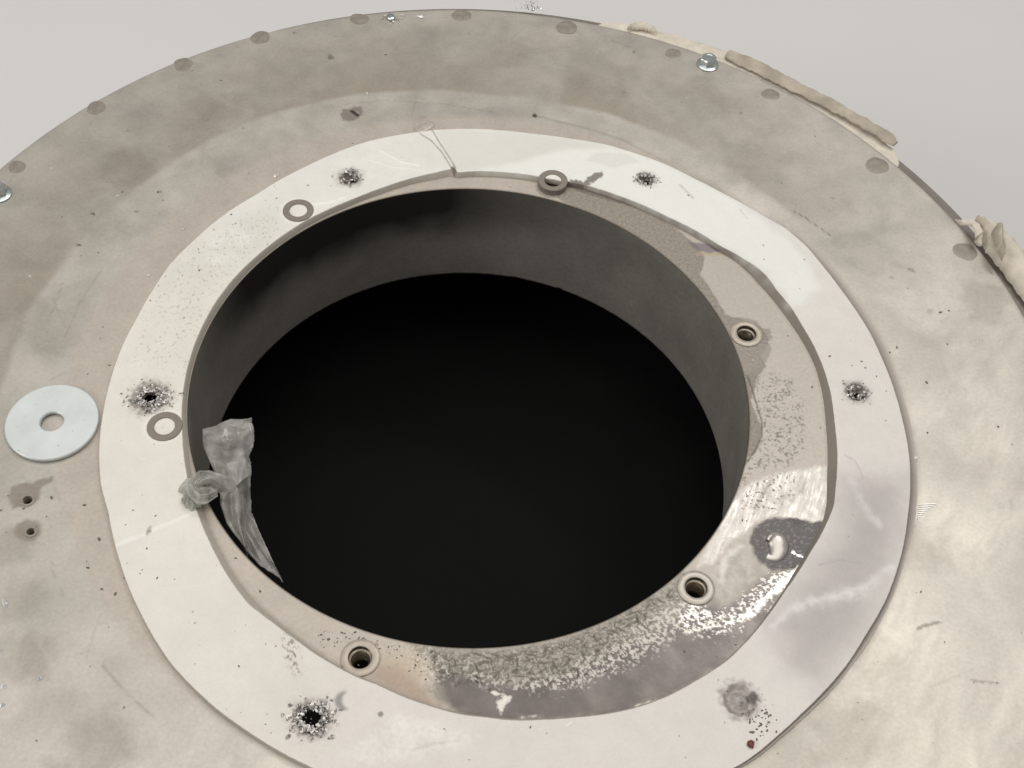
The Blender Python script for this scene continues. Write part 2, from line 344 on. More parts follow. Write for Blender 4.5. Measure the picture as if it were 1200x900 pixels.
P.mix(m*ss(.5, .66, f1)*.6, mul=[1.28, 1.26, 1.24]); P.mix(m*ss(.48, .34, f1)*.5, mul=[.72, .70, .68])
P.h += m*(.22*(f1-.5))
P.mix(P.poly([(662,216),(684,209),(702,201),(706,207),(690,214),(735,232),(760,246),(715,236),(680,226)], .6, 0, 1.8, 2, 3)*.75, lin(112, 104, 95), 0, .7)
# heat tints
P.mix(P.poly([(805,283),(838,287),(848,294),(832,297),(815,293)], .8, 0, .5, 3)*.8, lin(120, 108, 116), .3, .35)
P.mix(P.stroke([(818,297),(838,299),(848,296)], .9, 1.0)*.6, lin(176, 156, 118))
# wetted smear round the upper rivet nut
P.mix(P.poly([(858,372),(872,372),(886,376),(893,384),(902,386),(905,396),(898,401),(905,408),(898,424),(884,436),(872,436),(864,410)], .5, 0, .7, 3, 9)*.8, lin(140, 131, 121), .2, .38)
for k in range(5): P.mix(P.stroke([(893, 388+k*3.4), (903+(2-abs(k-2)), 385+k*4.5)], .35, .4)*.5, mul=[.7, .7, .7])
# dark speckles
m = P.poly([(878,440),(905,438),(930,446),(942,470),(944,500),(940,535),(920,550),(900,552),(880,556),(868,575),(862,590),(868,545),(886,530),(893,505),(884,472)], 2.0, 0, 1.5, 6, 4)
P.mix(m*ss(.53, .64, .75*f1+.25*f3+.45*(f2-.5))*.85, lin(126, 119, 110), .1, .6, .08)
P.mix(P.stroke([(876,440),(884,465),(893,495),(893,510),(884,530),(872,545)], .45, .5, 0, .6, 2)*.8, lin(100, 92, 84))
# bright brushed bare metal
BARE = [(846,606),(858,588),(880,566),(905,557),(935,552),(972,546),(972,603),(960,612),(935,610),(905,604),(884,612),(872,628),(858,632),(846,646),(832,660),(818,664),(830,640)]
m = P.poly(BARE, 1.6, 0, 1.8, 6, 5)
sc = fbm((x*.93-y*.36)/1.1, (x*.36+y*.93)/16, 1, 4, 51, .65)
P.mix(m, lin(196, 191, 183), .75, .47, -.05); P.rough += m*.9*(sc-.5); P.mix(m, mul=(1+1.1*(sc-.5)+.5*(f2-.5))[:, None]); P.h += m*(.10*(sc-.5)+.9*(fbm(x, y, 11, 2, 58)-.5))
P.mix(m*ss(.60, .66, f1)*P.poly([(872,560),(930,548),(940,575),(905,600),(870,600)], 3), lin(112, 104, 94), 0, .6)
P.mix(P.stroke([(905,560),(893,580),(884,602)], .8, 1.4)*.6, mul=[.55, .53, .5]); P.mix(P.stroke([(950,560),(930,585),(925,604)], .6, 1.6)*.4, mul=[.6, .58, .56])
m = P.poly([(835,665),(868,636),(888,640),(905,665),(880,690),(850,712),(838,700)], 2, 0, 1.6, 5, 8)
P.mix(m, lin(172, 166, 156), .4, .5); P.mix(m, mul=(1+.9*(fbm(x, y, 6, 4, 52)-.5))[:, None]); P.mix(P.stroke([(868,640),(850,655),(845,680)], 1.2, 2.5, 0, 1.5, 4)*.5, lin(205,200,192), .7, .42)
# heavy wrinkled coat along the bottom of the port
COAT = [(478,752),(543,762),(600,758),(667,743),(733,715),(800,665),(838,700),(850,712),(905,668),(945,655),(950,640),(900,722),(852,775),(786,815),(720,837),(600,846),(540,838),(522,826),(500,812),(512,792),(505,775)]
m = P.poly(COAT, 1.8, 0, 2.5, 6, 6)
P.mix(m, lin(138, 132, 121), .35, .42)
wr = fbm(x+3*f2, y+3*f2, 5.5, 4, 55, .55); ridge = 1-np.abs(2*wr-1)
lump = m*P.poly([(500,750),(600,755),(733,712),(790,672),(790,700),(720,765),(660,800),(560,800),(510,790)], 4, 0, 2, 6)
P.h += lump*(4.5*(wr-.5)+1.0*(f1-.5)); fl2 = .6*f1+.4*fbm(x, y, 3.0, 4, 57); P.mix(lump*ss(.48, .6, fl2)*.5, lin(182, 176, 164)); P.mix(lump*ss(.5, .38, fl2)*.45, mul=[.72, .71, .68])
# smooth purple-grey remains, lying towards the gasket
DARK = [(950,645),(905,718),(852,776),(786,816),(720,838),(600,847),(560,842),(530,828),(512,800),(520,790),(560,790),(600,800),(640,800),(680,782),(720,765),(760,742),(800,716),(850,706),(895,680),(930,660)]
md = P.poly(DARK, 2.5, 0, 3.0, 7, 9)
P.mix(md*.95, lin(98, 90, 86), .3, .27, .10); P.mix(md, mul=(1+.35*(f2-.5)+.9*(fbm(x, y, 16, 3, 64)-.5))[:, None]); P.rough += md*.25*(fbm(x, y, 9, 3, 65)-.5); P.h += md*.5*(fbm(x, y, 18, 2, 66)-.5)
# flaked edge: bare flakes shine through
ef = P.poly([(540,772),(600,795),(650,785),(700,756),(760,715),(800,690),(830,712),(862,708),(900,672),(945,652),(940,670),(905,705),(870,735),(840,750),(800,745),(760,770),(700,800),(650,815),(600,812),(550,800)], 4.5, 0, 3, 8, 12)
fk = fbm(x*1.0+2.2*(f2-.5), y*1.0+2.2*(f1-.5), 1.6, 5, 61, .62)
fm = ef*ss(.555, .60, fk*.80+.17*ef+.10*(f2-.5))
glint = ss(70, 112, x)
P.mix(fm, lin(196, 190, 180), .2, .45, -.12); P.mix(fm*glint, lin(214, 210, 203), .7, .36)
m = P.poly([(868,728),(888,706),(905,690),(930,668),(946,655),(940,668),(918,690),(900,702),(880,722)], 1.2, 0, 2.0, 3, 13)
P.mix(m*ss(.36,.46,fk), lin(232, 229, 222), .95, .27, -.1)
m = P.poly([(796,724),(815,704),(832,716),(825,735),(805,740)], 1.2, 0, 2.2, 3, 14); P.mix(m*.9*ss(.45,.55,fk), lin(220, 216, 209), .7, .34)
m = P.poly([(582,826),(586,818),(592,815),(600,818),(594,826),(587,837)], .5, 0, 1.6, 2, 15); P.mix(m, lin(202, 197, 188), .4, .4)
m = P.stroke([(612,841),(628,839)], .0, .6, 0, 1.2, 2)+P.stroke([(578,812),(588,814)], .5, .6, 0, 1.2, 2)+P.stroke([(740,829),(770,819)], .1, .5, 0, .8, 2); P.mix(np.clip(m, 0, 1), lin(202, 197, 188), .4, .4)
# burnt oval round the weld blob
m = P.poly([(878,634),(884,618),(900,608),(926,606),(950,612),(970,612),(960,632),(944,656),(926,668),(905,668),(888,656)], .8, 0, 1.4, 3, 16)
P.mix(m, lin(54, 46, 43), .1, .33, .05); P.mix(m*ss(.56, .64, f1)*.35, lin(150, 143, 134))
m = P.stroke([(930,648),(946,656)], .5, .5, 0, 1.6, 2, 3); P.mix(m, lin(215, 212, 206), .8, .3)
# warm stain next to the lower rivet nut, pitted grit by it
P.mix(P.poly([(430,792),(448,778),(470,778),(490,800),(515,826),(500,828),(470,815)], 2.5, 0, 1.5, 6)*.75, lin(160, 138, 120), .2, .42)
P.mix(P.poly([(440,770),(480,758),(500,772),(505,800),(480,795),(455,782)], 4, 0, 2, 6)*.5, lin(186, 168, 142), .2, .45)
m = P.poly([(470,752),(520,760),(530,790),(505,810),(490,790)], 3, 0, 2, 5); P.mix(m*ss(.53, .62, f1)*.6, lin(205, 200, 188)); P.mix(m*ss(.47, .4, f1)*.5, mul=[.65, .63, .6]); P.h += m*.25*(f1-.5)
# darker line along the gasket's inner edge
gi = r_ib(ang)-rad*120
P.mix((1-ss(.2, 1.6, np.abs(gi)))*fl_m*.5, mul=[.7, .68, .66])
# rim of the port in a darker tone
P.mix(ss(120.7, 120.0, rad*120)*.8, lin(104, 96, 84), .5, .45)
# big slow dents
P.h += 0.35*(fbm(x, y, 90, 2, 71)-.5)*ss(1.3, 1.5, rad)*2 + 0.05*(c2-.5)*2
lipz = np.zeros(sh); lipz[0] = -1.3; lipz[1] = -.4; lipz[2] = -.18; lipz[3] = -.05
lipz[-1] = -1.6; lipz[-2] = -.55; lipz[-3] = -.2; lipz[-4] = -.06
Z = (P.h.reshape(sh)*(np.clip((RR-120.5)/3, 0, 1)) + lipz)
V = np.c_[x/1000, y/1000, Z.ravel()/1000]
idx = np.arange(len(x)).reshape(sh); nx = np.roll(idx, -1, 1)
Q = np.stack([idx[:-1], nx[:-1], nx[1:], idx[1:]], -1).reshape(-1, 4)[:, ::-1]
ctr = (V[Q[:, 0]]+V[Q[:, 2]])/2*1000; keep = np.ones(len(Q), bool)
def cut(px, py, r, z=0):
    a, b = np.array(at(px, py, z))*1000
    an = np.arctan2(ctr[:, 1]-b, ctr[:, 0]-a)
    return np.hypot(ctr[:, 0]-a, ctr[:, 1]-b) > r*(1+.06*np.sin(3*an+px)+.04*np.sin(7*an))
for a, b in NUTS: keep &= cut(a, b, 5.2, .0005)
for a, b in NUTS_G: keep &= cut(a, b, 5.0, GT)
for h in TORN:
    if h[5]: keep &= cut(h[0], h[1], max(h[2]*.9, 2.2), GT*.5)
for a, b, r in PHOLES: keep &= cut(a, b, r)
Q = Q[keep]
me = np_mesh('face_plate', V, Q[:, ::-1]); P.store(me)
link('face_plate', me, M_plate, drum)

# the short tube inside the port
H = 0.5293*S*1000; zt = np.r_[-.4, -1.0, np.linspace(-2, -H, 60)]
T2, Z2 = np.meshgrid(np.linspace(0, 2*np.pi, 900, endpoint=False), zt)
nick = 1.0*np.exp(-((T2-math.radians(68.5))/.012)**2)+.5*np.exp(-((T2-math.radians(80))/.02)**2)
fr = (Z2+2)/(-H+2)
zz = Z2+nick*np.clip(fr*1.0-.9, 0, .1)*10+np.clip(fr, 0, 1)*.35*(fbm(T2*40, T2*0, 1, 3, 3)-.5)
rt = 119.7+(120.68-119.7)*np.clip(fr, 0, 1)+.15*(fbm(T2*14, Z2/30, 1, 3, 5)-.5)
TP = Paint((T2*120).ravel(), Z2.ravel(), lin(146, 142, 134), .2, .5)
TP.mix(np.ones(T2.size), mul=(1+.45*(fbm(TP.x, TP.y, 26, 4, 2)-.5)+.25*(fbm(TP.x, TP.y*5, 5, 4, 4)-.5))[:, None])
painted_shade = np.clip(np.exp(-((T2.ravel()-math.radians(132))/.62)**4)+.55*np.exp(-((T2.ravel()-math.radians(92))/.5)**2), 0, 1)*ss(-46, -10, TP.y+14*(fbm(TP.x, TP.y, 24, 3, 9)-.5))  # shade on the upper left and back wall, painted into the tube colour
TP.mix(np.clip(painted_shade*1.1, 0, 1), lin(36, 32, 28), .05, .7)
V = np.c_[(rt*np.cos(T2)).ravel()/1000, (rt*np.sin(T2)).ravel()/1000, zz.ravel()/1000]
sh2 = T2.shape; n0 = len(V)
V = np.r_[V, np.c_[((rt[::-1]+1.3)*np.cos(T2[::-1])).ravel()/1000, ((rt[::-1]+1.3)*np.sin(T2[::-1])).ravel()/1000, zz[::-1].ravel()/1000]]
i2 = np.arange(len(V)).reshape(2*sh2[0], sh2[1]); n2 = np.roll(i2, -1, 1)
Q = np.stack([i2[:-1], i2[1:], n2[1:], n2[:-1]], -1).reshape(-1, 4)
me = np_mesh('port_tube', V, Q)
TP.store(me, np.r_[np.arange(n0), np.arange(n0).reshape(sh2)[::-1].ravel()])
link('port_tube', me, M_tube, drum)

# drum body under the plate
link('drum_shell', lathe('drum_shell', [(.01, -141), (252, -141), (252, -1.75), (249.5, -1.75), (249.5, -90), (243, -110), (225, -126), (195, -134), (.01, -138)], 160), M_shell, drum)
link('rim_ring', lathe('rim_ring', [(252.3, -3.2), (264.2, -3.2), (264.8, -4.0), (264.8, -14), (252.3, -14)], 240, True), M_rim, drum, (0.0027, -.0012, 0))

# spot welds along the edge
wm = lathe('spot_weld', [(.01, .24), (1.6, .23), (2.6, .20), (3.4, .17), (4.2, .12), (4.8, .05), (5.3, -.02)], 40, False, True)
for v in wm.vertices:
    a_ = math.atan2(v.co.y, v.co.x); f_ = 1+.05*math.sin(2*a_+1)+.035*math.sin(3*a_)+.02*math.sin(5*a_+2); v.co.x *= f_; v.co.y *= f_
for k, (a, b) in enumerate([(20,196), (113,127), (215,76), (305,44), (421,22), (541,18), (664,32), (789,63), (903,111), (1028,194), (1131,295)]):
    p = atv(a, b); pz = 0.00005
    o = link('spot_weld', wm, M_weld, drum, (p.x, p.y, pz), rnd.uniform(0, 6.28)); s_ = rnd.uniform(.92, 1.08); o.scale = (s_, s_*rnd.uniform(.9, 1.05), 1)

# rivet nuts
def thread_prof():
    pr = [(4.38, .2), (4.3, -1.6), (3.6, -1.9)]
    z = -2.2; k = 0
    while z > -9:
        pr += [(3.55, z), (3.15, z-.55)]; z -= 1.1
    return pr+[(3.1, -12)]
nm = lathe('rivet_nut', [(7.35, -.1), (7.35, .45), (7.1, .65), (4.75, .7), (4.45, .5), (4.4, -.8), (4.6, -.8)], 56)
tm = lathe('thread', thread_prof(), 40)
for k, (a, b) in enumerate(NUTS):
    p = atv(a, b, .0009)
    n_ = link('rivet_nut', nm.copy(), M_nut_bright if k == 1 else M_nut, drum, (p.x, p.y, 0.00005)); link('thread', tm, M_thread, n_)
gm = lathe('rivet_nut_collar', [(7.2, -3.2), (7.2, .15), (7.0, .32), (4.35, .32), (4.2, .15), (4.2, -3.2)], 56)
for k, (a, b) in enumerate(NUTS_G):
    p = atv(a, b, GT)
    o = link('rivet_nut', gm.copy() if k == 2 else gm, None, drum, (p.x, p.y, GT+.0002))
    if not o.data.materials: o.data.materials.append(M_nut_pale if k == 2 else M_nut_grey)
    if k < 2: tag(o, 'dull grey rivet nut collar showing through the white gasket')
    if k == 2:
        t_ = link('thread', tm, M_thread, o); t_.location.z = -.0034

dh = lathe('drilled_hole', [(3.1, .02), (2.5, .10), (2.05, .05), (1.85, -.3), (1.8, -4.0)], 28)
for a, b, r in PHOLES:
    p = atv(a, b); o = link('drilled_hole', dh, M_weld, drum, (p.x, p.y, .0001)); o.scale = (r/2, r/2*.92, 1)
# weld blob, a frozen drip
def blob_mesh():
    prof = [(898.5,651,1.6,.9),(903,654,2.0,1.0),(909,652,3.24,1.43),(912,646,3.915,2.09),(913,639,4.59,2.86),(909.5,632,4.59,3.19),(905.5,627.5,2.6,2.4),(901.5,629,1.5,1.4),(899.5,634,.9,.8)]
    V, F = [], []; n = 14
    for k, (a, b, r, h) in enumerate(prof):
        p = np.array(at(a, b))*1000; q = np.array(at(*prof[min(k+1, len(prof)-1)][:2]))*1000; o_ = np.array(at(*prof[max(k-1, 0)][:2]))*1000
        d = q-o_; d /= np.hypot(*d); nn = np.array([-d[1], d[0]])
        for i in range(n+1):
            t = math.pi*i/n; V.append(((p[0]+nn[0]*r*math.cos(t))/1000, (p[1]+nn[1]*r*math.cos(t))/1000, (h*math.sin(t)-.15)/1000))
    for k in range(len(prof)-1):
        for i in range(n): F.append((k*(n+1)+i, (k+1)*(n+1)+i, (k+1)*(n+1)+i+1, k*(n+1)+i+1))
    F.append(tuple(range(n, -1, -1))); F.append(tuple((len(prof)-1)*(n+1)+i for i in range(n+1)))
    return py_mesh('weld_blob', V, F)
o = link('weld_blob', blob_mesh(), mat_simple('weld_metal', lin(196, 190, 182), .8, .36, .15, 500), drum); tag(o, 'shiny hooked weld drip on the burnt patch')
md_ = o.modifiers.new('s', 'SUBSURF'); md_.levels = 1; md_.render_levels = 2

ad = lathe('adhesive_drop', [(.01, .75), (1.8, .72), (3.2, .60), (4.0, .55), (4.6, .35), (5.0, -.05)], 36)
for v in ad.vertices:
    a_ = math.atan2(v.co.y, v.co.x); f_ = 1+.10*math.sin(2*a_+.6)+.06*math.sin(3*a_+2); v.co.x *= f_*1.05; v.co.y *= f_*.95
p = atv(496, 148); tag(link('adhesive_drop', ad, mat_simple('adhesive', lin(178, 169, 157), .1, .32, .16, 300), drum, (p.x, p.y, .0001), .3), 'grey adhesive drop squeezed out at the gasket seam')
# hex flange bolts
def hexhead():
    V, F = [], []; lv = [(4.15, 1.0), (4.2, 1.2), (4.2, 4.4), (3.7, 5.0), (2.6, 5.0), (2.2, 4.75), (.01, 4.75)]
    n = 48
    for (r, z) in lv:
        for i in range(n):
            a = 2*math.pi*i/n; hx = 1/math.cos((a % (math.pi/3))-math.pi/6)*math.cos(math.pi/6)*1.08
            f = hx if r > 3 else 1
            if r == 3.7: f = 1+(hx-1)*.5
            V.append((r*f*math.cos(a)/1000, r*f*math.sin(a)/1000, z/1000))
    for k in range(len(lv)-1):
        for i in range(n): F.append((k*n+i, k*n+(i+1) % n, (k+1)*n+(i+1) % n, (k+1)*n+i))
    return py_mesh('head', V, F, False)
hm = hexhead(); fm_ = lathe('bolt_flange', [(.5, 1.5), (4.2, 1.35), (5.3, .9), (5.9, .7), (6.0, .45), (5.8, .0)], 40)
for (a, b, rz) in ((829, 76, .25), (-1, 228, .6)):
    p = atv(a, b); f_ = link('hex_bolt', fm_, M_bolt, drum, (p.x, p.y, .0001), rz); link('head', hm, M_bolt, f_)
def shards(name, items, mat, parent=None):
    V, F = [], []
    for (cx, cy, cz, L, W, az, tl, bend) in items:
        ca, sa = math.cos(az), math.sin(az); k0 = len(V)
        for (uu, vv, ww) in ((-.5, -.4, 0), (.1, -.5, bend), (.5, -.1, 0), (.35, .45, bend*.5), (-.3, .5, 0)):
            lx, ly = uu*L, vv*W; lz = ww*L+uu*L*math.sin(tl); lx *= math.cos(tl)
            V.append(((cx+ca*lx-sa*ly)/1000, (cy+sa*lx+ca*ly)/1000, (cz+lz)/1000))
        F += [(k0, k0+1, k0+4), (k0+1, k0+3, k0+4), (k0+1, k0+2, k0+3)]
    me = py_mesh(name, V, F, False); return link(name, me, mat, parent)
V, F = [], []
for k in range(8):
    yy = 591.5+k*2.5; a_, b_ = atv(1075.5, yy+.3), atv(1096-k*2.9, yy-.9); n_ = (b_-a_).cross(Vector((0, 0, 1))).normalized()*.00022; k0 = len(V)
    V += [a_+n_*.6, a_-n_*.6, b_-n_, b_+n_, (a_+b_)/2+n_*1.3, (a_+b_)/2-n_*1.3]; F += [(k0, k0+1, k0+5, k0+4), (k0+4, k0+5, k0+2, k0+3)]
V = [Vector((v[0], v[1], .0004)) for v in V]  # reflection streaks on fine scratches, painted as pale strips
tag(link('scratch_glints', py_mesh('scratch_glints', V, F, False), mat_simple('scratch_glint_paint', lin(222, 219, 212), .3, .35), drum), 'hatch of parallel scratches beside the gasket, their reflections painted bright', kind='stuff')
# small broken screw at the upper edge
p = atv(458, 21)
sc_ = link('screw', lathe('screw', [(2.6, .1), (2.6, .9), (2.2, 1.3), (1.0, 1.4), (.8, .5), (.01, .5)], 20, False, True, .08, 4), M_bolt, drum, (p.x, p.y, .0001))
it = [(rnd.gauss(0, 3.2), rnd.gauss(-.8, 2.6), rnd.uniform(.3, 1.2), rnd.uniform(.8, 2), rnd.uniform(.5, 1.0), rnd.uniform(0, 6.28), rnd.uniform(-.6, .6), .2) for _ in range(18)]
tag(shards('shavings', it, M_foil, sc_), kind='stuff')

# ------------------------------------------------------------------ gasket
gk = thing('gasket_ring', 'torn white fibre gasket ring laid round the black port', 'gasket')
NG = 2000
tg = np.linspace(0, 2*np.pi, NG, endpoint=False); tgs = (tg+np.pi) % (2*np.pi)-np.pi
seam = math.atan2(*np.array(at(531, 200, GT))[::-1])
ri_t, ri_b, ro_t, ro_l = r_it(tg), r_ib(tg), r_ot(tg), r_ol(tg)
ro_l = np.maximum(ro_l, ro_t+.15)
jag = .22*(fbm(tg*160, tg*0, 1, 4, 3)-.5); ri_t = ri_t+jag+.25*(fbm(tg*30, tg*0+3, 1, 3, 9)-.5); ro_t = ro_t+.3*(fbm(tg*150, tg*0, 1, 4, 8)-.5); ro_l = ro_l+.3*(fbm(tg*120, tg*0+7, 1, 4, 18)-.5)
ri_t = 121.3+.5*((ri_t-121.3)+np.sqrt((ri_t-121.3)**2+1.2)); ri_b = np.minimum(np.maximum(ri_b, 120.35), ri_t-.2)
ri_t = ri_t+1.9*np.exp(-((tgs-seam)/.008)**2)
t_ = GT*1000
w = np.linspace(0, 1, 104)
RG = [ri_b, ri_b+.05*(ri_t-ri_b), ri_t-.18, ri_t]+[ri_t+.25+(ro_t-.25-ri_t-.25)*k for k in w]+[ro_t, ro_t+.10, ro_t+.16, ro_l-.15, ro_l, ro_l+.02]
ZG = [0.05, .4, t_-.35, t_-.08]+[t_]*len(w)+[t_-.1, t_-.45, 1.35, 1.25, .95, .02]
RG = np.array(RG); ZG = np.repeat(np.array(ZG)[:, None], NG, 1)
lip = (ro_l-ro_t) < .6
ZG[-4][lip] = 1.9; ZG[-3][lip] = 1.2
XG = RG*np.cos(tg); YG = RG*np.sin(tg); shg = XG.shape
G = Paint(XG.ravel(), YG.ravel(), lin(225, 222.5, 214.5), 0, .55)
gx, gy = G.x, G.y; ga = np.arctan2(gy, gx); gr = np.hypot(gx, gy); gone = np.ones(len(gx))
top = np.zeros(shg); top[4:-6] = 1; top = top.ravel()
n1 = fbm(gx, gy, 38, 4, 81); n2_ = fbm(gx, gy, 9, 4, 82); n3 = fbm(gx, gy, 1.8, 4, 83, .6)
G.mix(gone, mul=(1+.16*(n1-.5)+.10*(n2_-.5)+.07*(n3-.5))[:, None])
edge = np.ones(shg); edge[4:-6] = 0; edge = edge.ravel()
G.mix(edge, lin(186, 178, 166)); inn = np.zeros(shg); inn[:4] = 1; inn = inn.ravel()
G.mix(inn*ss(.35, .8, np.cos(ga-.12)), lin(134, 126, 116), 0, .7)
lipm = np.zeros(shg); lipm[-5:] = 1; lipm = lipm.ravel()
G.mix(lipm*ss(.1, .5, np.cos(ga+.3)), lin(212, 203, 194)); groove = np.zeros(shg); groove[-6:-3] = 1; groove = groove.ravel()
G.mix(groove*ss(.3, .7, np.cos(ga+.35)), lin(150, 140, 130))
# broad tints: cooler and greyer over the lower right, warm at the left, fresh white at the top
G.mix(ss(-.25, .75, np.cos(ga+math.radians(42)))*top*(.6+.5*(n1-.5)), mul=lin(214, 206, 202)/lin(226, 223, 217))
G.mix(G.poly([(985,560),(1062,560),(1055,640),(1020,720),(960,800),(930,780),(905,730),(935,690),(985,620)], 12, GT, 5, 14)*.9, mul=lin(184, 178, 176)/lin(226, 222, 218))
G.mix(ss(.2, .9, np.cos(ga-math.radians(205)))*top*.5, mul=lin(224, 217, 206)/lin(226, 223, 216))
G.mix(G.poly([(560,200),(600,191),(660,175),(700,170),(745,180),(790,198),(850,230),(900,262),(940,300),(960,340),(930,360),(900,320),(860,295),(800,262),(740,234),(690,215),(640,207)], 3.0, GT, 2.5, 8)*.8, lin(234, 233, 226))
G.mix(G.poly([(538,152),(620,157),(690,166),(720,174),(660,175),(600,191),(555,199),(536,201),(528,190),(512,160),(514,151)], 2.2, GT, 1.5, 6)*.55, lin(214, 212, 204))
G.mix(G.poly([(685,188),(700,178),(735,180),(750,190),(720,196)], 1, GT, 1.2, 5)*.5, lin(212, 210, 203))
# seam at the top: two pressed lines, a step
for pts in ([(492,156),(505,164),(518,178),(529,196)], [(507,153),(514,165),(524,180),(534,196)]):
    G.mix(G.stroke(pts, .28, .5, GT, .2, 4), lin(160, 153, 143), h=-.5)
G.mix(G.stroke([(531,196),(533,201)], .9, .6, GT, .3, 2), lin(120, 112, 102), h=-.9)
# creases and pressed folds
def crease(pts, wd, h, light=None, k=.5, soft=2.0, na=.6):
    m = G.stroke(pts, wd, soft, GT, na, 5, int(pts[0][0])); G.mix(m*top, h=h)
    if light is not None: G.mix(m*k*top, light)
wt = lin(243, 240, 234)
crease([(134,640),(165,629),(200,613),(230,599)], 1.0, .45, wt, .6)
crease([(905,735),(925,715),(950,705),(985,698),(1010,690),(1035,672),(1046,664)], 1.0, .22, lin(232, 226, 225), .55, 4.5, 2.6)
crease([(1000,566),(1012,590),(1020,604),(1030,614)], 1.2, .2, lin(228, 221, 218), .45, 4.5, 2.5)
crease([(665,851),(671,846)], .3, .5, wt, .8, 1.0, .9)
crease([(480,880),(510,872),(540,868)], .3, -.4, lin(196, 190, 184), .6, .7, .3)
crease([(990,533),(1003,540),(1012,560)], .2, -.4, lin(180, 172, 166), .6, .8, .3)
crease([(960,662),(985,656),(1010,660)], .2, -.4, lin(172, 165, 162), .7, .8, .4)
crease([(445,176),(470,190),(492,194)], .5, .4, wt, .7, 1, .4); crease([(425,185),(460,196),(500,200)], .4, .3, wt, .5, 1, .4)
crease([(797,216),(805,224),(812,232)], .6, -.2, lin(190, 186, 176), .6, 1.2, .5); crease([(868,246),(876,256)], .4, -.2, lin(196, 192, 182), .5, 1, .4)
crease([(360,240),(385,238),(404,232)], 1.0, .35, wt, .6, 1.4, .8)
# fluffed, rubbed areas
def fuzz(pts, k, h=.35, seed=1, col=wt):
    m = G.poly(pts, 3, GT, 2, 6, seed)*top; G.mix(m*ss(.3, .7, .5*n3+.5*n2_)*k*.7, col); G.h += m*h*(.5*n3+.5*n2_-.5)*2
fuzz([(430,862),(470,835),(520,848),(560,860),(540,875),(480,890),(420,895),(405,885)], .7, .4)
fuzz([(240,275),(275,262),(300,270),(285,300),(255,310),(235,300)], .8, .4, 3)
fuzz([(985,690),(1030,680),(1020,700),(960,712),(920,715)], .6, .4, 5)
# dirt rubbed into the upper left arc
m = G.poly([(150,420),(170,370),(205,310),(250,270),(330,235),(330,270),(290,305),(255,345),(232,395),(220,440)], 8, GT, 4, 12)*top
G.mix(m*.35, mul=[.86, .86, .82]); G.mix(m*ss(.58, .68, n3)*.5, lin(150, 142, 128))
G.mix(G.poly([(330,742),(345,748),(352,765),(352,788),(345,795),(338,780),(332,760)], 1.5, GT, 1.2, 3)*ss(.5, .62, n3)*.8, lin(128, 116, 98))
# smoky ring mark, dots
m = np.clip(G.blob(404, 821, 3.6, 1.8, GT)-G.blob(412.5, 820, 3.5, 1.8, GT), 0, 1); G.mix(m*.8, lin(122, 122, 120))
G.mix(G.blob(446, 837, 1.0, .8, GT)*.85, lin(118, 116, 110))
G.mix(G.blob(175, 623, .9, .8, GT, .6, 1)*.6, lin(130, 122, 112)); G.mix(G.stroke([(176,618),(173,626)], .8, .7, GT, .5, 1.5)*.5, lin(140, 132, 122))
G.mix(G.poly([(655,215),(672,210),(683,213),(695,203),(706,201),(706,207),(694,214),(685,218),(668,218)], .5, GT, 1.7, 1.6, 3)*.9, lin(116, 108, 99))
# torn holes
for (a, b, rh, rs, n, op) in TORN:
    m = G.blob(a, b, rs*.72, rs*.45, GT, rs*.35, 2.2, int(a)); core = G.blob(a, b, (rs*.55 if rh < 3.1 else rh*1.2), 1.6, GT, 1.3, 2.0, int(b))
    if op:
        G.mix(G.blob(a, b, rs*.8, rs*.9, GT, rs*.45, 3.5, int(a)+3)*top*.5, lin(150, 141, 131)); G.mix(m*top*.8, lin(124, 115, 107)); G.mix(core*top, lin(104, 95, 88), .4, .45, -1.6); G.h += m*top*.9*(n3-.5)
    else:
        G.mix(m*top, lin(156, 149, 143), .2, .5, -.5); pq = np.array(at(a, b, GT))*1000; dq = np.hypot(gx-pq[0], gy-pq[1]); G.h += top*(.7*np.exp(-((dq-6.6)/1.0)**2)+.6*np.exp(-((dq-1.2)/1.6)**2)-.6*np.exp(-((dq-4.0)/1.2)**2)); G.mix(G.blob(868, 824, 1.2, .8, GT, .5, 1)*top, lin(104, 98, 92)); G.h += m*top*.7*(n2_-.5)
        G.mix(m*ss(.5, .6, n3)*.5*top, lin(186, 180, 174))
        G.mix(G.blob(882, 818, 2.2, 1.0, GT, 1.2, 1.5, 4)*top*.85, lin(88, 82, 78))
# pressed ring seats round the nut collars
for a, b in NUTS_G: G.mix((G.blob(a, b, 8.6, 1.4, GT)-G.blob(a, b, 7.0, .6, GT))*top*.35, lin(236, 234, 228), h=.25)
G.h += top*(.5*(n1-.5)*2+.22*(n2_-.5)*2+.05*(n3-.5)*2)
ZG = ZG.ravel()+G.h*top
for a, b in NUTS_G:
    pa, pb = np.array(at(a, b, GT))*1000; dd = np.hypot(gx-pa, gy-pb); ZG = np.where((dd < 7.6) & (top > 0), np.minimum(ZG, t_+.1), ZG)
V = np.c_[gx/1000, gy/1000, ZG/1000]
ig = np.arange(len(gx)).reshape(shg); ng = np.roll(ig, -1, 1)
Q = np.stack([ig[:-1], ig[1:], ng[1:], ng[:-1]], -1).reshape(-1, 4)
ctr = (V[Q[:, 0]]+V[Q[:, 2]])/2*1000; keep = np.ones(len(Q), bool)
for (a, b, rh, rs, n, op) in TORN:
    if op: keep &= cut(a+(1.5 if rh < 3.1 else 0), b+(2 if rh < 3.1 else 0), rh*(1.0 if rh > 3.9 else .8 if rh > 3.1 else .5), GT)
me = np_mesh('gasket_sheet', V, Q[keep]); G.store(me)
link('gasket_sheet', me, M_gasket, gk)
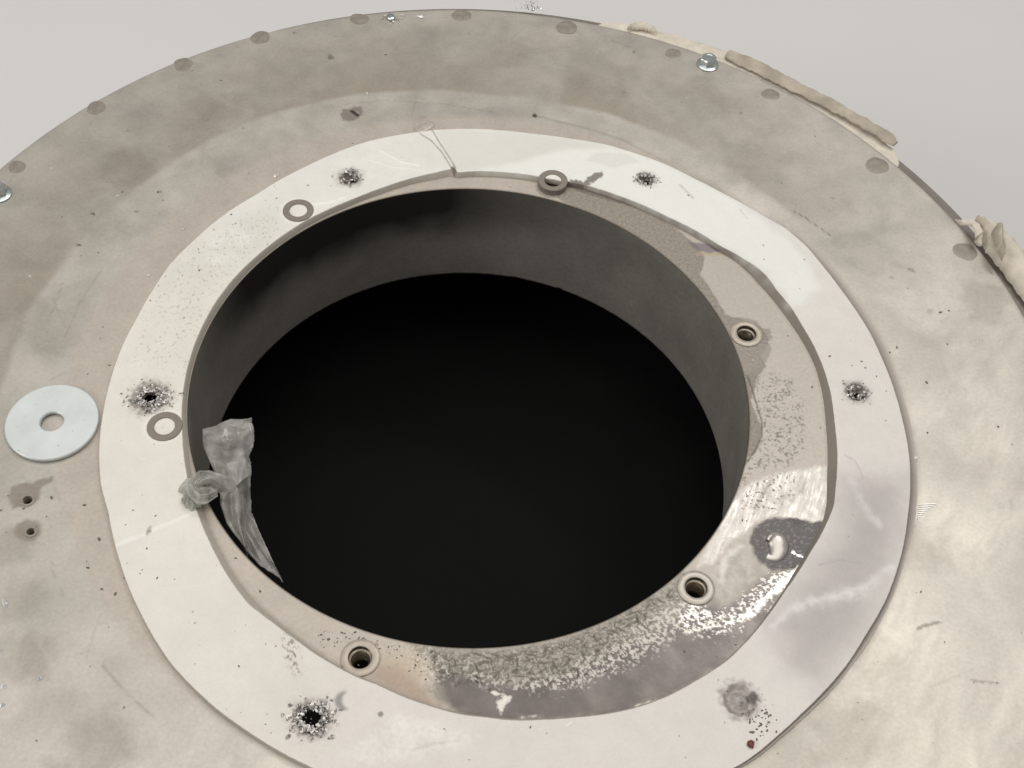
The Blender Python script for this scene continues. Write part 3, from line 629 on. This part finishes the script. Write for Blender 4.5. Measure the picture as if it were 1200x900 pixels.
for (a, b, rh, rs, n, op) in TORN:
    if not n: continue
    p = np.array(at(a, b, GT))*1000; it = []
    for k in range(n):
        an = rnd.uniform(0, 6.28); r = rh*.8+(rs-rh*.8)*abs(rnd.gauss(0, .45)); r = min(r, rs*1.1)
        it.append((p[0]+r*math.cos(an)*1.12, p[1]+r*math.sin(an)*.95, t_+rnd.uniform(-.2, .8)*(1.2-r/rs*.7), rnd.uniform(.9, 2.8)*(.8 if n < 70 else 1), rnd.uniform(.5, 1.2), rnd.uniform(0, 6.28), rnd.gauss(0, .55), rnd.uniform(-.25, .35)))
    o = shards('foil_shreds', it, M_foil, gk); tag(o, kind='stuff')

# ------------------------------------------------------------------ large loose washer
p = atv(61.5, 495.5, .001)
ws = lathe('washer', [(4.7, .35), (5.0, .0), (18.3, .0), (18.75, .3), (18.75, 1.5), (18.4, 1.8), (5.1, 1.8), (4.7, 1.45)], 96, True)
tag(link('washer', ws, M_zinc, None, (p.x, p.y, .0004)), 'large pale zinc washer lying on the steel left of the gasket', 'washer')

# ------------------------------------------------------------------ torn plastic film hanging at the port's left edge
mp, nt, b = mat_new('milky_film')
n = noise(nt, 110, 4, .5)
cr = nt.nodes.new('ShaderNodeValToRGB'); cr.color_ramp.elements[0].position = .35; cr.color_ramp.elements[1].position = .7
cr.color_ramp.elements[0].color = (.42, .41, .38, 1); cr.color_ramp.elements[1].color = (.66, .65, .61, 1)
nt.links.new(n.outputs['Fac'], cr.inputs[0]); nt.links.new(cr.outputs[0], b.inputs['Base Color'])
b.inputs['Roughness'].default_value = .09; b.inputs['Coat Weight'].default_value = .6; b.inputs['Coat Roughness'].default_value = .05; b.inputs['IOR'].default_value = 1.45
tr = nt.nodes.new('ShaderNodeBsdfTransparent'); tr.inputs[0].default_value = (.93, .93, .90, 1)
ms = nt.nodes.new('ShaderNodeMixShader'); nt.links.new(rng(nt, n.outputs['Fac'], .74, .48), ms.inputs[0])
nt.links.new(b.outputs[0], ms.inputs[1]); nt.links.new(tr.outputs[0], ms.inputs[2])
nt.links.new(ms.outputs[0], nt.nodes['Material Output'].inputs[0]); bump(nt, b, n.outputs['Fac'], .25, .0008)
film = thing('plastic_film', 'torn milky plastic film hanging over the left edge of the port', 'plastic scrap')
def sheet(name, Lp, Rp, zl, zr, nu, wr, seed, parent, mat, fold=0.0, thick=.0003, tear=0.0, bulge=0.0):
    """ruled sheet between two edges given as photo points with heights (m)"""
    def samp(P_, z_, t):
        f = t*(len(P_)-1); k = min(int(f), len(P_)-2); a = f-k
        px = P_[k][0]*(1-a)+P_[k+1][0]*a; py = P_[k][1]*(1-a)+P_[k+1][1]*a; z = z_[k]*(1-a)+z_[k+1]*a
        return atv(px, py, z)
    nv = 70; V, F = [], []; r_ = random.Random(seed)
    cr_ = [(r_.uniform(.35, .9), math.cos(a_), math.sin(a_)*1.6, r_.uniform(.8, 2.0), r_.random()) for a_ in (r_.uniform(-.4, .5), r_.uniform(.3, 1.2), r_.uniform(-1.2, -.3))]
    for j in range(nv+1):
        t = j/nv; A = samp(Lp, zl, t); B = samp(Rp, zr, t)
        tl = tear*(float(fbm(np.array([t*70.]), np.array([seed*3.]), 1, 4, seed, .7)[0])-.5)
        for i in range(nu+1):
            s = i/nu*(1+tl); p = A.lerp(B, s)
            nz = float(fbm(np.array([p.x*1000]), np.array([p.y*1000]), 12, 3, seed, .4)[0])-.5
            nz2 = .3-abs(float(fbm(np.array([s*1.9+seed]), np.array([t*1.1]), 1, 2, seed+2, .3)[0])-.5)*1.6
            tri = sum(A_*abs(((s*ca_+t*sa_)*f_+ph_) % 1-.5) for A_, ca_, sa_, f_, ph_ in cr_); p.z += wr*(.5*nz+.4*nz2+tri)+bulge*math.sin(math.pi*min(1, s))+fold*math.sin(s*9+t*2)
            p.x += wr*.4*nz2
            V.append(p)
    for j in range(nv):
        for i in range(nu): k = j*(nu+1)+i; F.append((k, k+1, k+nu+2, k+nu+1))
    me = py_mesh(name, V, F); o = link(name, me, mat, parent)
    m_ = o.modifiers.new('t', 'SOLIDIFY'); m_.thickness = thick; m_.offset = 0
    return o
# upper flap, standing out over the hole
sheet('flap', [(237,506),(240,529),(249,549),(256,567),(259,590)], [(293,492),(297,507),(296,522),(291.5,540),(294,560)], [-.012,-.010,-.005,.001,.003], [-.002,-.006,-.008,-.008,-.006], 40, .006, 3, film, mp, .0003, .0003, .10)
sheet('flap', [(250,545),(258,575),(262,600),(275,628),(289,650),(300,660)], [(294,545),(293,575),(294,604),(303,625),(318,655),(332,686)], [.001,.001,-.003,-.006,-.008,-.010], [-.008,-.010,-.012,-.014,-.016,-.018], 40, .005, 5, film, mp, .0003, .0003, .10)
sheet('fold', [(258,588),(260,600),(266,618),(278,636),(288,648)], [(286,586),(287,604),(288,622),(289,640),(290,654)], [.002,-.001,-.004,-.006,-.008], [-.003,-.005,-.007,-.009,-.010], 24, .004, 8, film, mp, .0022, .0004, .03, .005)
# crumpled knot over the gasket edge
def crumple(px, py, w, h, z, amp, n, seed, rot):
    r_ = random.Random(seed); V, F = [], []; c = atv(px, py, z)
    for j in range(n+1):
        for i in range(n+1):
            a, b_ = (i/n-.5)*2, (j/n-.5)*2; q = math.sqrt(max(0, 1-.5*b_*b_)), math.sqrt(max(0, 1-.5*a*a))
            a, b_ = a*q[0], b_*q[1]; rr = min(1, math.hypot(a, b_)); k = 1+r_.uniform(-.22, .22)
            lx, ly = (a*k+r_.uniform(-.6, .6)/n)*w, (b_*k+r_.uniform(-.6, .6)/n)*h
            V.append((c.x+lx*math.cos(rot)-ly*math.sin(rot), c.y+lx*math.sin(rot)+ly*math.cos(rot), c.z+amp*((1-rr*rr)*.8+r_.uniform(-.45, .45))))
    for j in range(n):
        for i in range(n):
            k = j*(n+1)+i; t1 = (k, k+1, k+n+2); t2 = (k, k+n+2, k+n+1)
            if r_.random() < .5: t1, t2 = (k, k+1, k+n+1), (k+1, k+n+2, k+n+1)
            F += [t1, t2]
    o = link('crumple', py_mesh('crumple', V, F, True), mp, film)
    m_ = o.modifiers.new('s', 'SUBSURF'); m_.levels = 1; m_.render_levels = 2
    m_ = o.modifiers.new('t', 'SOLIDIFY'); m_.thickness = .0003
    return o
crumple(234, 574, .0078, .0068, GT+.0012, .0048, 9, 5, .3)
crumple(229, 584, .0055, .0045, GT+.0014, .0036, 7, 8, .9)
crumple(244, 566, .0060, .0040, GT+.0020, .0040, 7, 12, -.4)
sheet('fold', [(224,562),(234,556),(246,556),(258,560),(272,566),(283,582)], [(232,578),(240,572),(248,570),(256,574),(264,580),(272,594)], [.005,.008,.009,.007,.004,-.001], [.004,.006,.007,.005,.002,-.003], 16, .003, 11, film, mp, .001, .0004, .1, .003)
sheet('fold', [(216,574),(222,586),(232,594),(244,594),(256,586)], [(226,570),(230,578),(236,583),(246,582),(254,576)], [.005,.006,.006,.006,.006], [.008,.009,.009,.008,.007], 14, .002, 13, film, mp, .001, .0004, .1, .002)

# ------------------------------------------------------------------ felt strips squeezed out behind the plate
def ribbon(name, A, B, za, zb, thick, wob, seed, parent, mat, nv=120, nu=10, crown=0.0):
    """thick strip between edge A and edge B"""
    def samp(P_, z_, t):
        f = t*(len(P_)-1); k = min(int(f), len(P_)-2); a = f-k
        z = z_[k]*(1-a)+z_[k+1]*a if isinstance(z_, list) else z_
        return atv(P_[k][0]*(1-a)+P_[k+1][0]*a, P_[k][1]*(1-a)+P_[k+1][1]*a, z)
    V, F = [], []; n = 2*(nu+1)
    for j in range(nv+1):
        t = j/nv; p0 = samp(A, za, t); p1 = samp(B, zb, t)
        tp = min(1.0, 14*t+.15, 14*(1-t)+.35+.5*(float(fbm(np.array([t*90.]), np.array([seed*2.]), 1, 3, seed)[0]))); e0 = (float(fbm(np.array([t*17.]), np.array([seed*7.]), 1, 4, seed)[0])-.5)*wob*1.5; e1 = (float(fbm(np.array([t*15.]), np.array([seed*5.+3]), 1, 4, seed+1)[0])-.5)*wob*1.5
        d = (p1-p0)*tp; L = d.length+1e-9
        for side in (0, 1):
            for i in range(nu+1):
                s = i/nu if side == 0 else 1-i/nu
                s2 = -e0/L+s*(1+(e0+e1)/L); p = p0+d*s2
                nz = float(fbm(np.array([p.x*1000]), np.array([p.y*1000]), 4, 4, seed)[0])-.5
                up = thick*(.5 if side == 0 else -.5)*(1-.75*abs(2*s-1)**9)
                p.z += up+.0006*nz+crown*math.sin(math.pi*s); V.append(p)
    for j in range(nv):
        for i in range(n): a = j*n+i; b_ = j*n+(i+1) % n; F.append((a, b_, b_+n, a+n))
    F.append(tuple(range(n))); F.append(tuple(nv*n+i for i in range(n-1, -1, -1)))
    me = py_mesh(name, V, F)
    try: me.set_sharp_from_angle(angle=math.radians(38))
    except Exception: pass
    return link(name, me, mat, parent)
felt = thing('felt_strip', 'long cream felt strip sticking out behind the drum edge at upper right', 'felt strip')
ribbon('felt_layer', [(690,36),(740,48),(800,66),(858,86),(910,112),(960,140),(1005,168),(1050,202)], [(690,25),(735,29),(790,41),(845,58),(905,88),(955,115),(1010,147),(1056,182)], -.0022, -.0018, .0030, .0022, 21, felt, M_felt)
ribbon('felt_layer', [(852,69),(880,83),(905,95),(930,108),(960,122),(990,138),(1020,156),(1046,172)], [(838,52),(880,67),(907,81),(933,95),(960,108),(990,124),(1022,143),(1056,163)], [.0008,.0010,.0012,.0014,.0016,.0018,.0020,.0022], [.0016,.002,.0024,.0028,.0030,.0034,.0038,.0040], 0.0014, .0024, 23, felt, M_felt2)
ribbon('felt_layer', [(735,34),(742,34),(750,34),(760,36),(770,39)], [(738,29),(745,27),(753,26),(760,28),(768,33)], .0012, .003, .002, .002, 25, felt, M_felt, 40, 6)
felt2 = thing('felt_strip', 'crumpled cream felt strip folded over the drum edge at far right', 'felt strip')
ribbon('felt_layer', [(1140,262),(1146,279),(1158,297),(1176,320),(1200,352),(1240,410)], [(1150,259),(1170,268),(1186,280),(1200,298),(1216,322),(1262,395)], [.001,.0,.0,-.001,-.001,-.001], [.006,.007,.004,.002,.0,-.002], .004, .002, 31, felt2, M_felt, 90, 14, .004)
ribbon('fold', [(1118,258),(1126,258),(1136,257),(1147,262),(1152,272),(1150,288)], [(1121,262),(1128,263),(1137,264),(1142,269),(1143,279),(1141,284)], [-.001,.002,.004,.006,.007,.004], [-.001,.002,.005,.007,.007,.003], .0018, .001, 33, felt2, M_felt, 60, 8)
ribbon('fold', [(1160,270),(1164,280),(1168,292),(1174,306)], [(1174,263),(1175,270),(1174,280),(1176,290)], [.005,.009,.010,.007], [.008,.011,.009,.006], .0025, .001, 35, felt2, M_felt2, 50, 10, .003)

# ------------------------------------------------------------------ loose bits
p = np.array(at(618, 11, 0))*1000; it = []
for k in range(46):
    h = abs(rnd.gauss(0, 4)); it.append((p[0]+rnd.gauss(1, 4.2)*(1-.05*h), p[1]+rnd.uniform(0, 3)+h*.2, -2+h, rnd.uniform(.8, 2.2), rnd.uniform(.4, .8), rnd.uniform(0, 6.28), rnd.uniform(-1, 1), .3))
tag(shards('metal_shaving', it, M_bolt), 'glittering tuft of metal shavings behind the top edge of the drum', 'metal shavings')
def grit(name, pts, mat, label, cat):
    V, F = [], []
    for (px, py, r, z, fl_) in pts:
        c = atv(px, py, z); az = rnd.uniform(0, 6.28); el = rnd.uniform(1, 2.0); k0 = len(V)
        for i in range(6):
            a = 2*math.pi*i/6; q = rnd.uniform(.65, 1.15); lx = r*el*q*math.cos(a); ly = r*q*math.sin(a)
            V.append((c.x+(lx*math.cos(az)-ly*math.sin(az))/1000, c.y+(lx*math.sin(az)+ly*math.cos(az))/1000, c.z-.00005))
        V.append((c.x, c.y, c.z+r*fl_/1000)); V.append((c.x+.0003*r, c.y, c.z+r*fl_*.8/1000))
        for i in range(6): F.append((k0+i, k0+(i+1) % 6, k0+6+(i % 2)))
        F += [(k0, k0+6, k0+7)]
    return tag(link(name, py_mesh(name, V, F, False), mat), label, cat, None, 'stuff')
def in_gasket(px, py):
    a, b = at(px, py, GT); r = math.hypot(a, b)*1000; t = math.atan2(b, a); return r_it(t)+1.2 < r < r_ot(t)-1
def on_plate(px, py):
    a, b = at(px, py); r = math.hypot(a, b)*1000; t = math.atan2(b, a); return (r_ol(t)+1 < r < R_D-3) or (122 < r < r_ib(t)-1)
sp = []
for k in range(5200):
    px, py = rnd.uniform(110, 1080), rnd.uniform(150, 899)
    if not in_gasket(px, py): continue
    left = px < 330 and py < 560
    dens = .62 if (left and py < 400) else .20 if left else .10 if (px < 330) else .035
    for (a, b, rh, rs, n, op) in TORN:
        dd = math.hypot(px-a, py-b)
        if dd < rs*4.2: dens = max(dens, .9*(1-dd/(rs*4.2)))
    if rnd.random() > dens: continue
    sp.append((px, py, min(.6, .11+abs(rnd.gauss(0, .12))), GT+.0001, .25))
for px, py in [(155,598),(183,604),(147,615),(208,610),(204,616),(157,629),(172,643),(166,668),(165,672),(184,678),(894,288),(943,304),(895,303),(806,228),(972,418),(998,429),(1009,424),(1014,432),(1027,440),(1038,459),(840,770)]:
    sp.append((px+rnd.uniform(-1, 1), py+rnd.uniform(-1, 1), rnd.uniform(.28, .48), GT+.0001, .6))
for k in range(60):
    a = rnd.gauss(0, 1); px, py = 892+rnd.gauss(0, 10), 838+rnd.gauss(0, 12)
    if in_gasket(px, py) and (px-868)+(py-820) > 15: sp.append((px, py, rnd.uniform(.18, .5), GT+.0001, .3))
grit('dirt_specks', sp, M_dirt, 'dark grit scattered over the white gasket', 'grit')
sp = []
for k in range(900):
    px, py = rnd.uniform(0, 1200), rnd.uniform(12, 899)
    if not on_plate(px, py): continue
    if rnd.random() > .34: continue
    sp.append((px, py, min(.9, .14+abs(rnd.gauss(0, .18))), .0001, .5))
for px, py in [(110,251),(93,287),(143,225),(185,225),(1043,413),(1051,407),(1086,448),(1170,500),(1112,364),(1102,366),(1110,403),(1087,507),(1168,800),(1060,580),(1141,800),(60,583),(99,592),(103,665),(119,690),(135,696),(145,677),(416,741),(385,749),(305,693),(276,654)]:
    sp.append((px, py, rnd.uniform(.4, .65), .0001, .4))
for k in range(90):
    px = rnd.uniform(372, 520); py = 735+(px-372)*.2+abs(rnd.gauss(0, 13))
    if on_plate(px, py): sp.append((px, py, rnd.uniform(.12, .4), .0001, .3))
for px, py in [(51,460),(42,474),(20,500),(22,528),(68,522),(72,512),(98,492),(60,465),(30,488),(85,505),(66,470)]:
    sp.append((px, py, rnd.uniform(.2, .38), .0022, .25))
grit('dirt_specks', sp, M_dirt, 'dark grit scattered over the bare steel of the drum face', 'grit')
sp = [(5,706,1.0,.0003,.8),(6,709,.8,.0003,.8),(46,795,.9,.0003,.8),(1,762,.8,.0003,.8),(4,804,1.0,.0003,.8),(3,826,1.0,.0003,.8),(323,206,1.1,.0003,.8),(326,205,.8,.0003,.8),(214,268,.7,.0003,.8),(430,109,.7,.0003,.8),(402,164,.6,.0003,.8),
      (492,19,1.1,.0003,.6),(494,19,1.0,.0003,.6),(138,229,.7,.0003,.6),(1074,536,.6,.0014,.6),(926,380,.5,.0003,.8),(883,422,.5,.0003,.8),(174,322,.7,.0003,.7),(60,197,.6,.0003,.7),(35,323,.8,.0003,.7)]
for k in range(60):
    px, py = rnd.uniform(0, 1200), rnd.uniform(20, 899)
    if on_plate(px, py): sp.append((px, py, rnd.uniform(.12, .35), .0002, .8))
grit('metal_filings', sp, mat_simple('bright_filings', lin(228, 228, 226), .3, .35), 'tiny bright metal filings sprinkled on the steel face', 'filings')
p = atv(880.5, 872, GT+.0004)
me = lathe('crumb', [(.01, 1.2), (.9, .9), (1.35, .2), (.9, -.3), (.01, -.4)], 7, False, False, .35, 5)
tag(link('crumb', me, M_red, None, (p.x, p.y, p.z), .6), 'tiny red crumb on the white gasket at the bottom right', 'crumb')
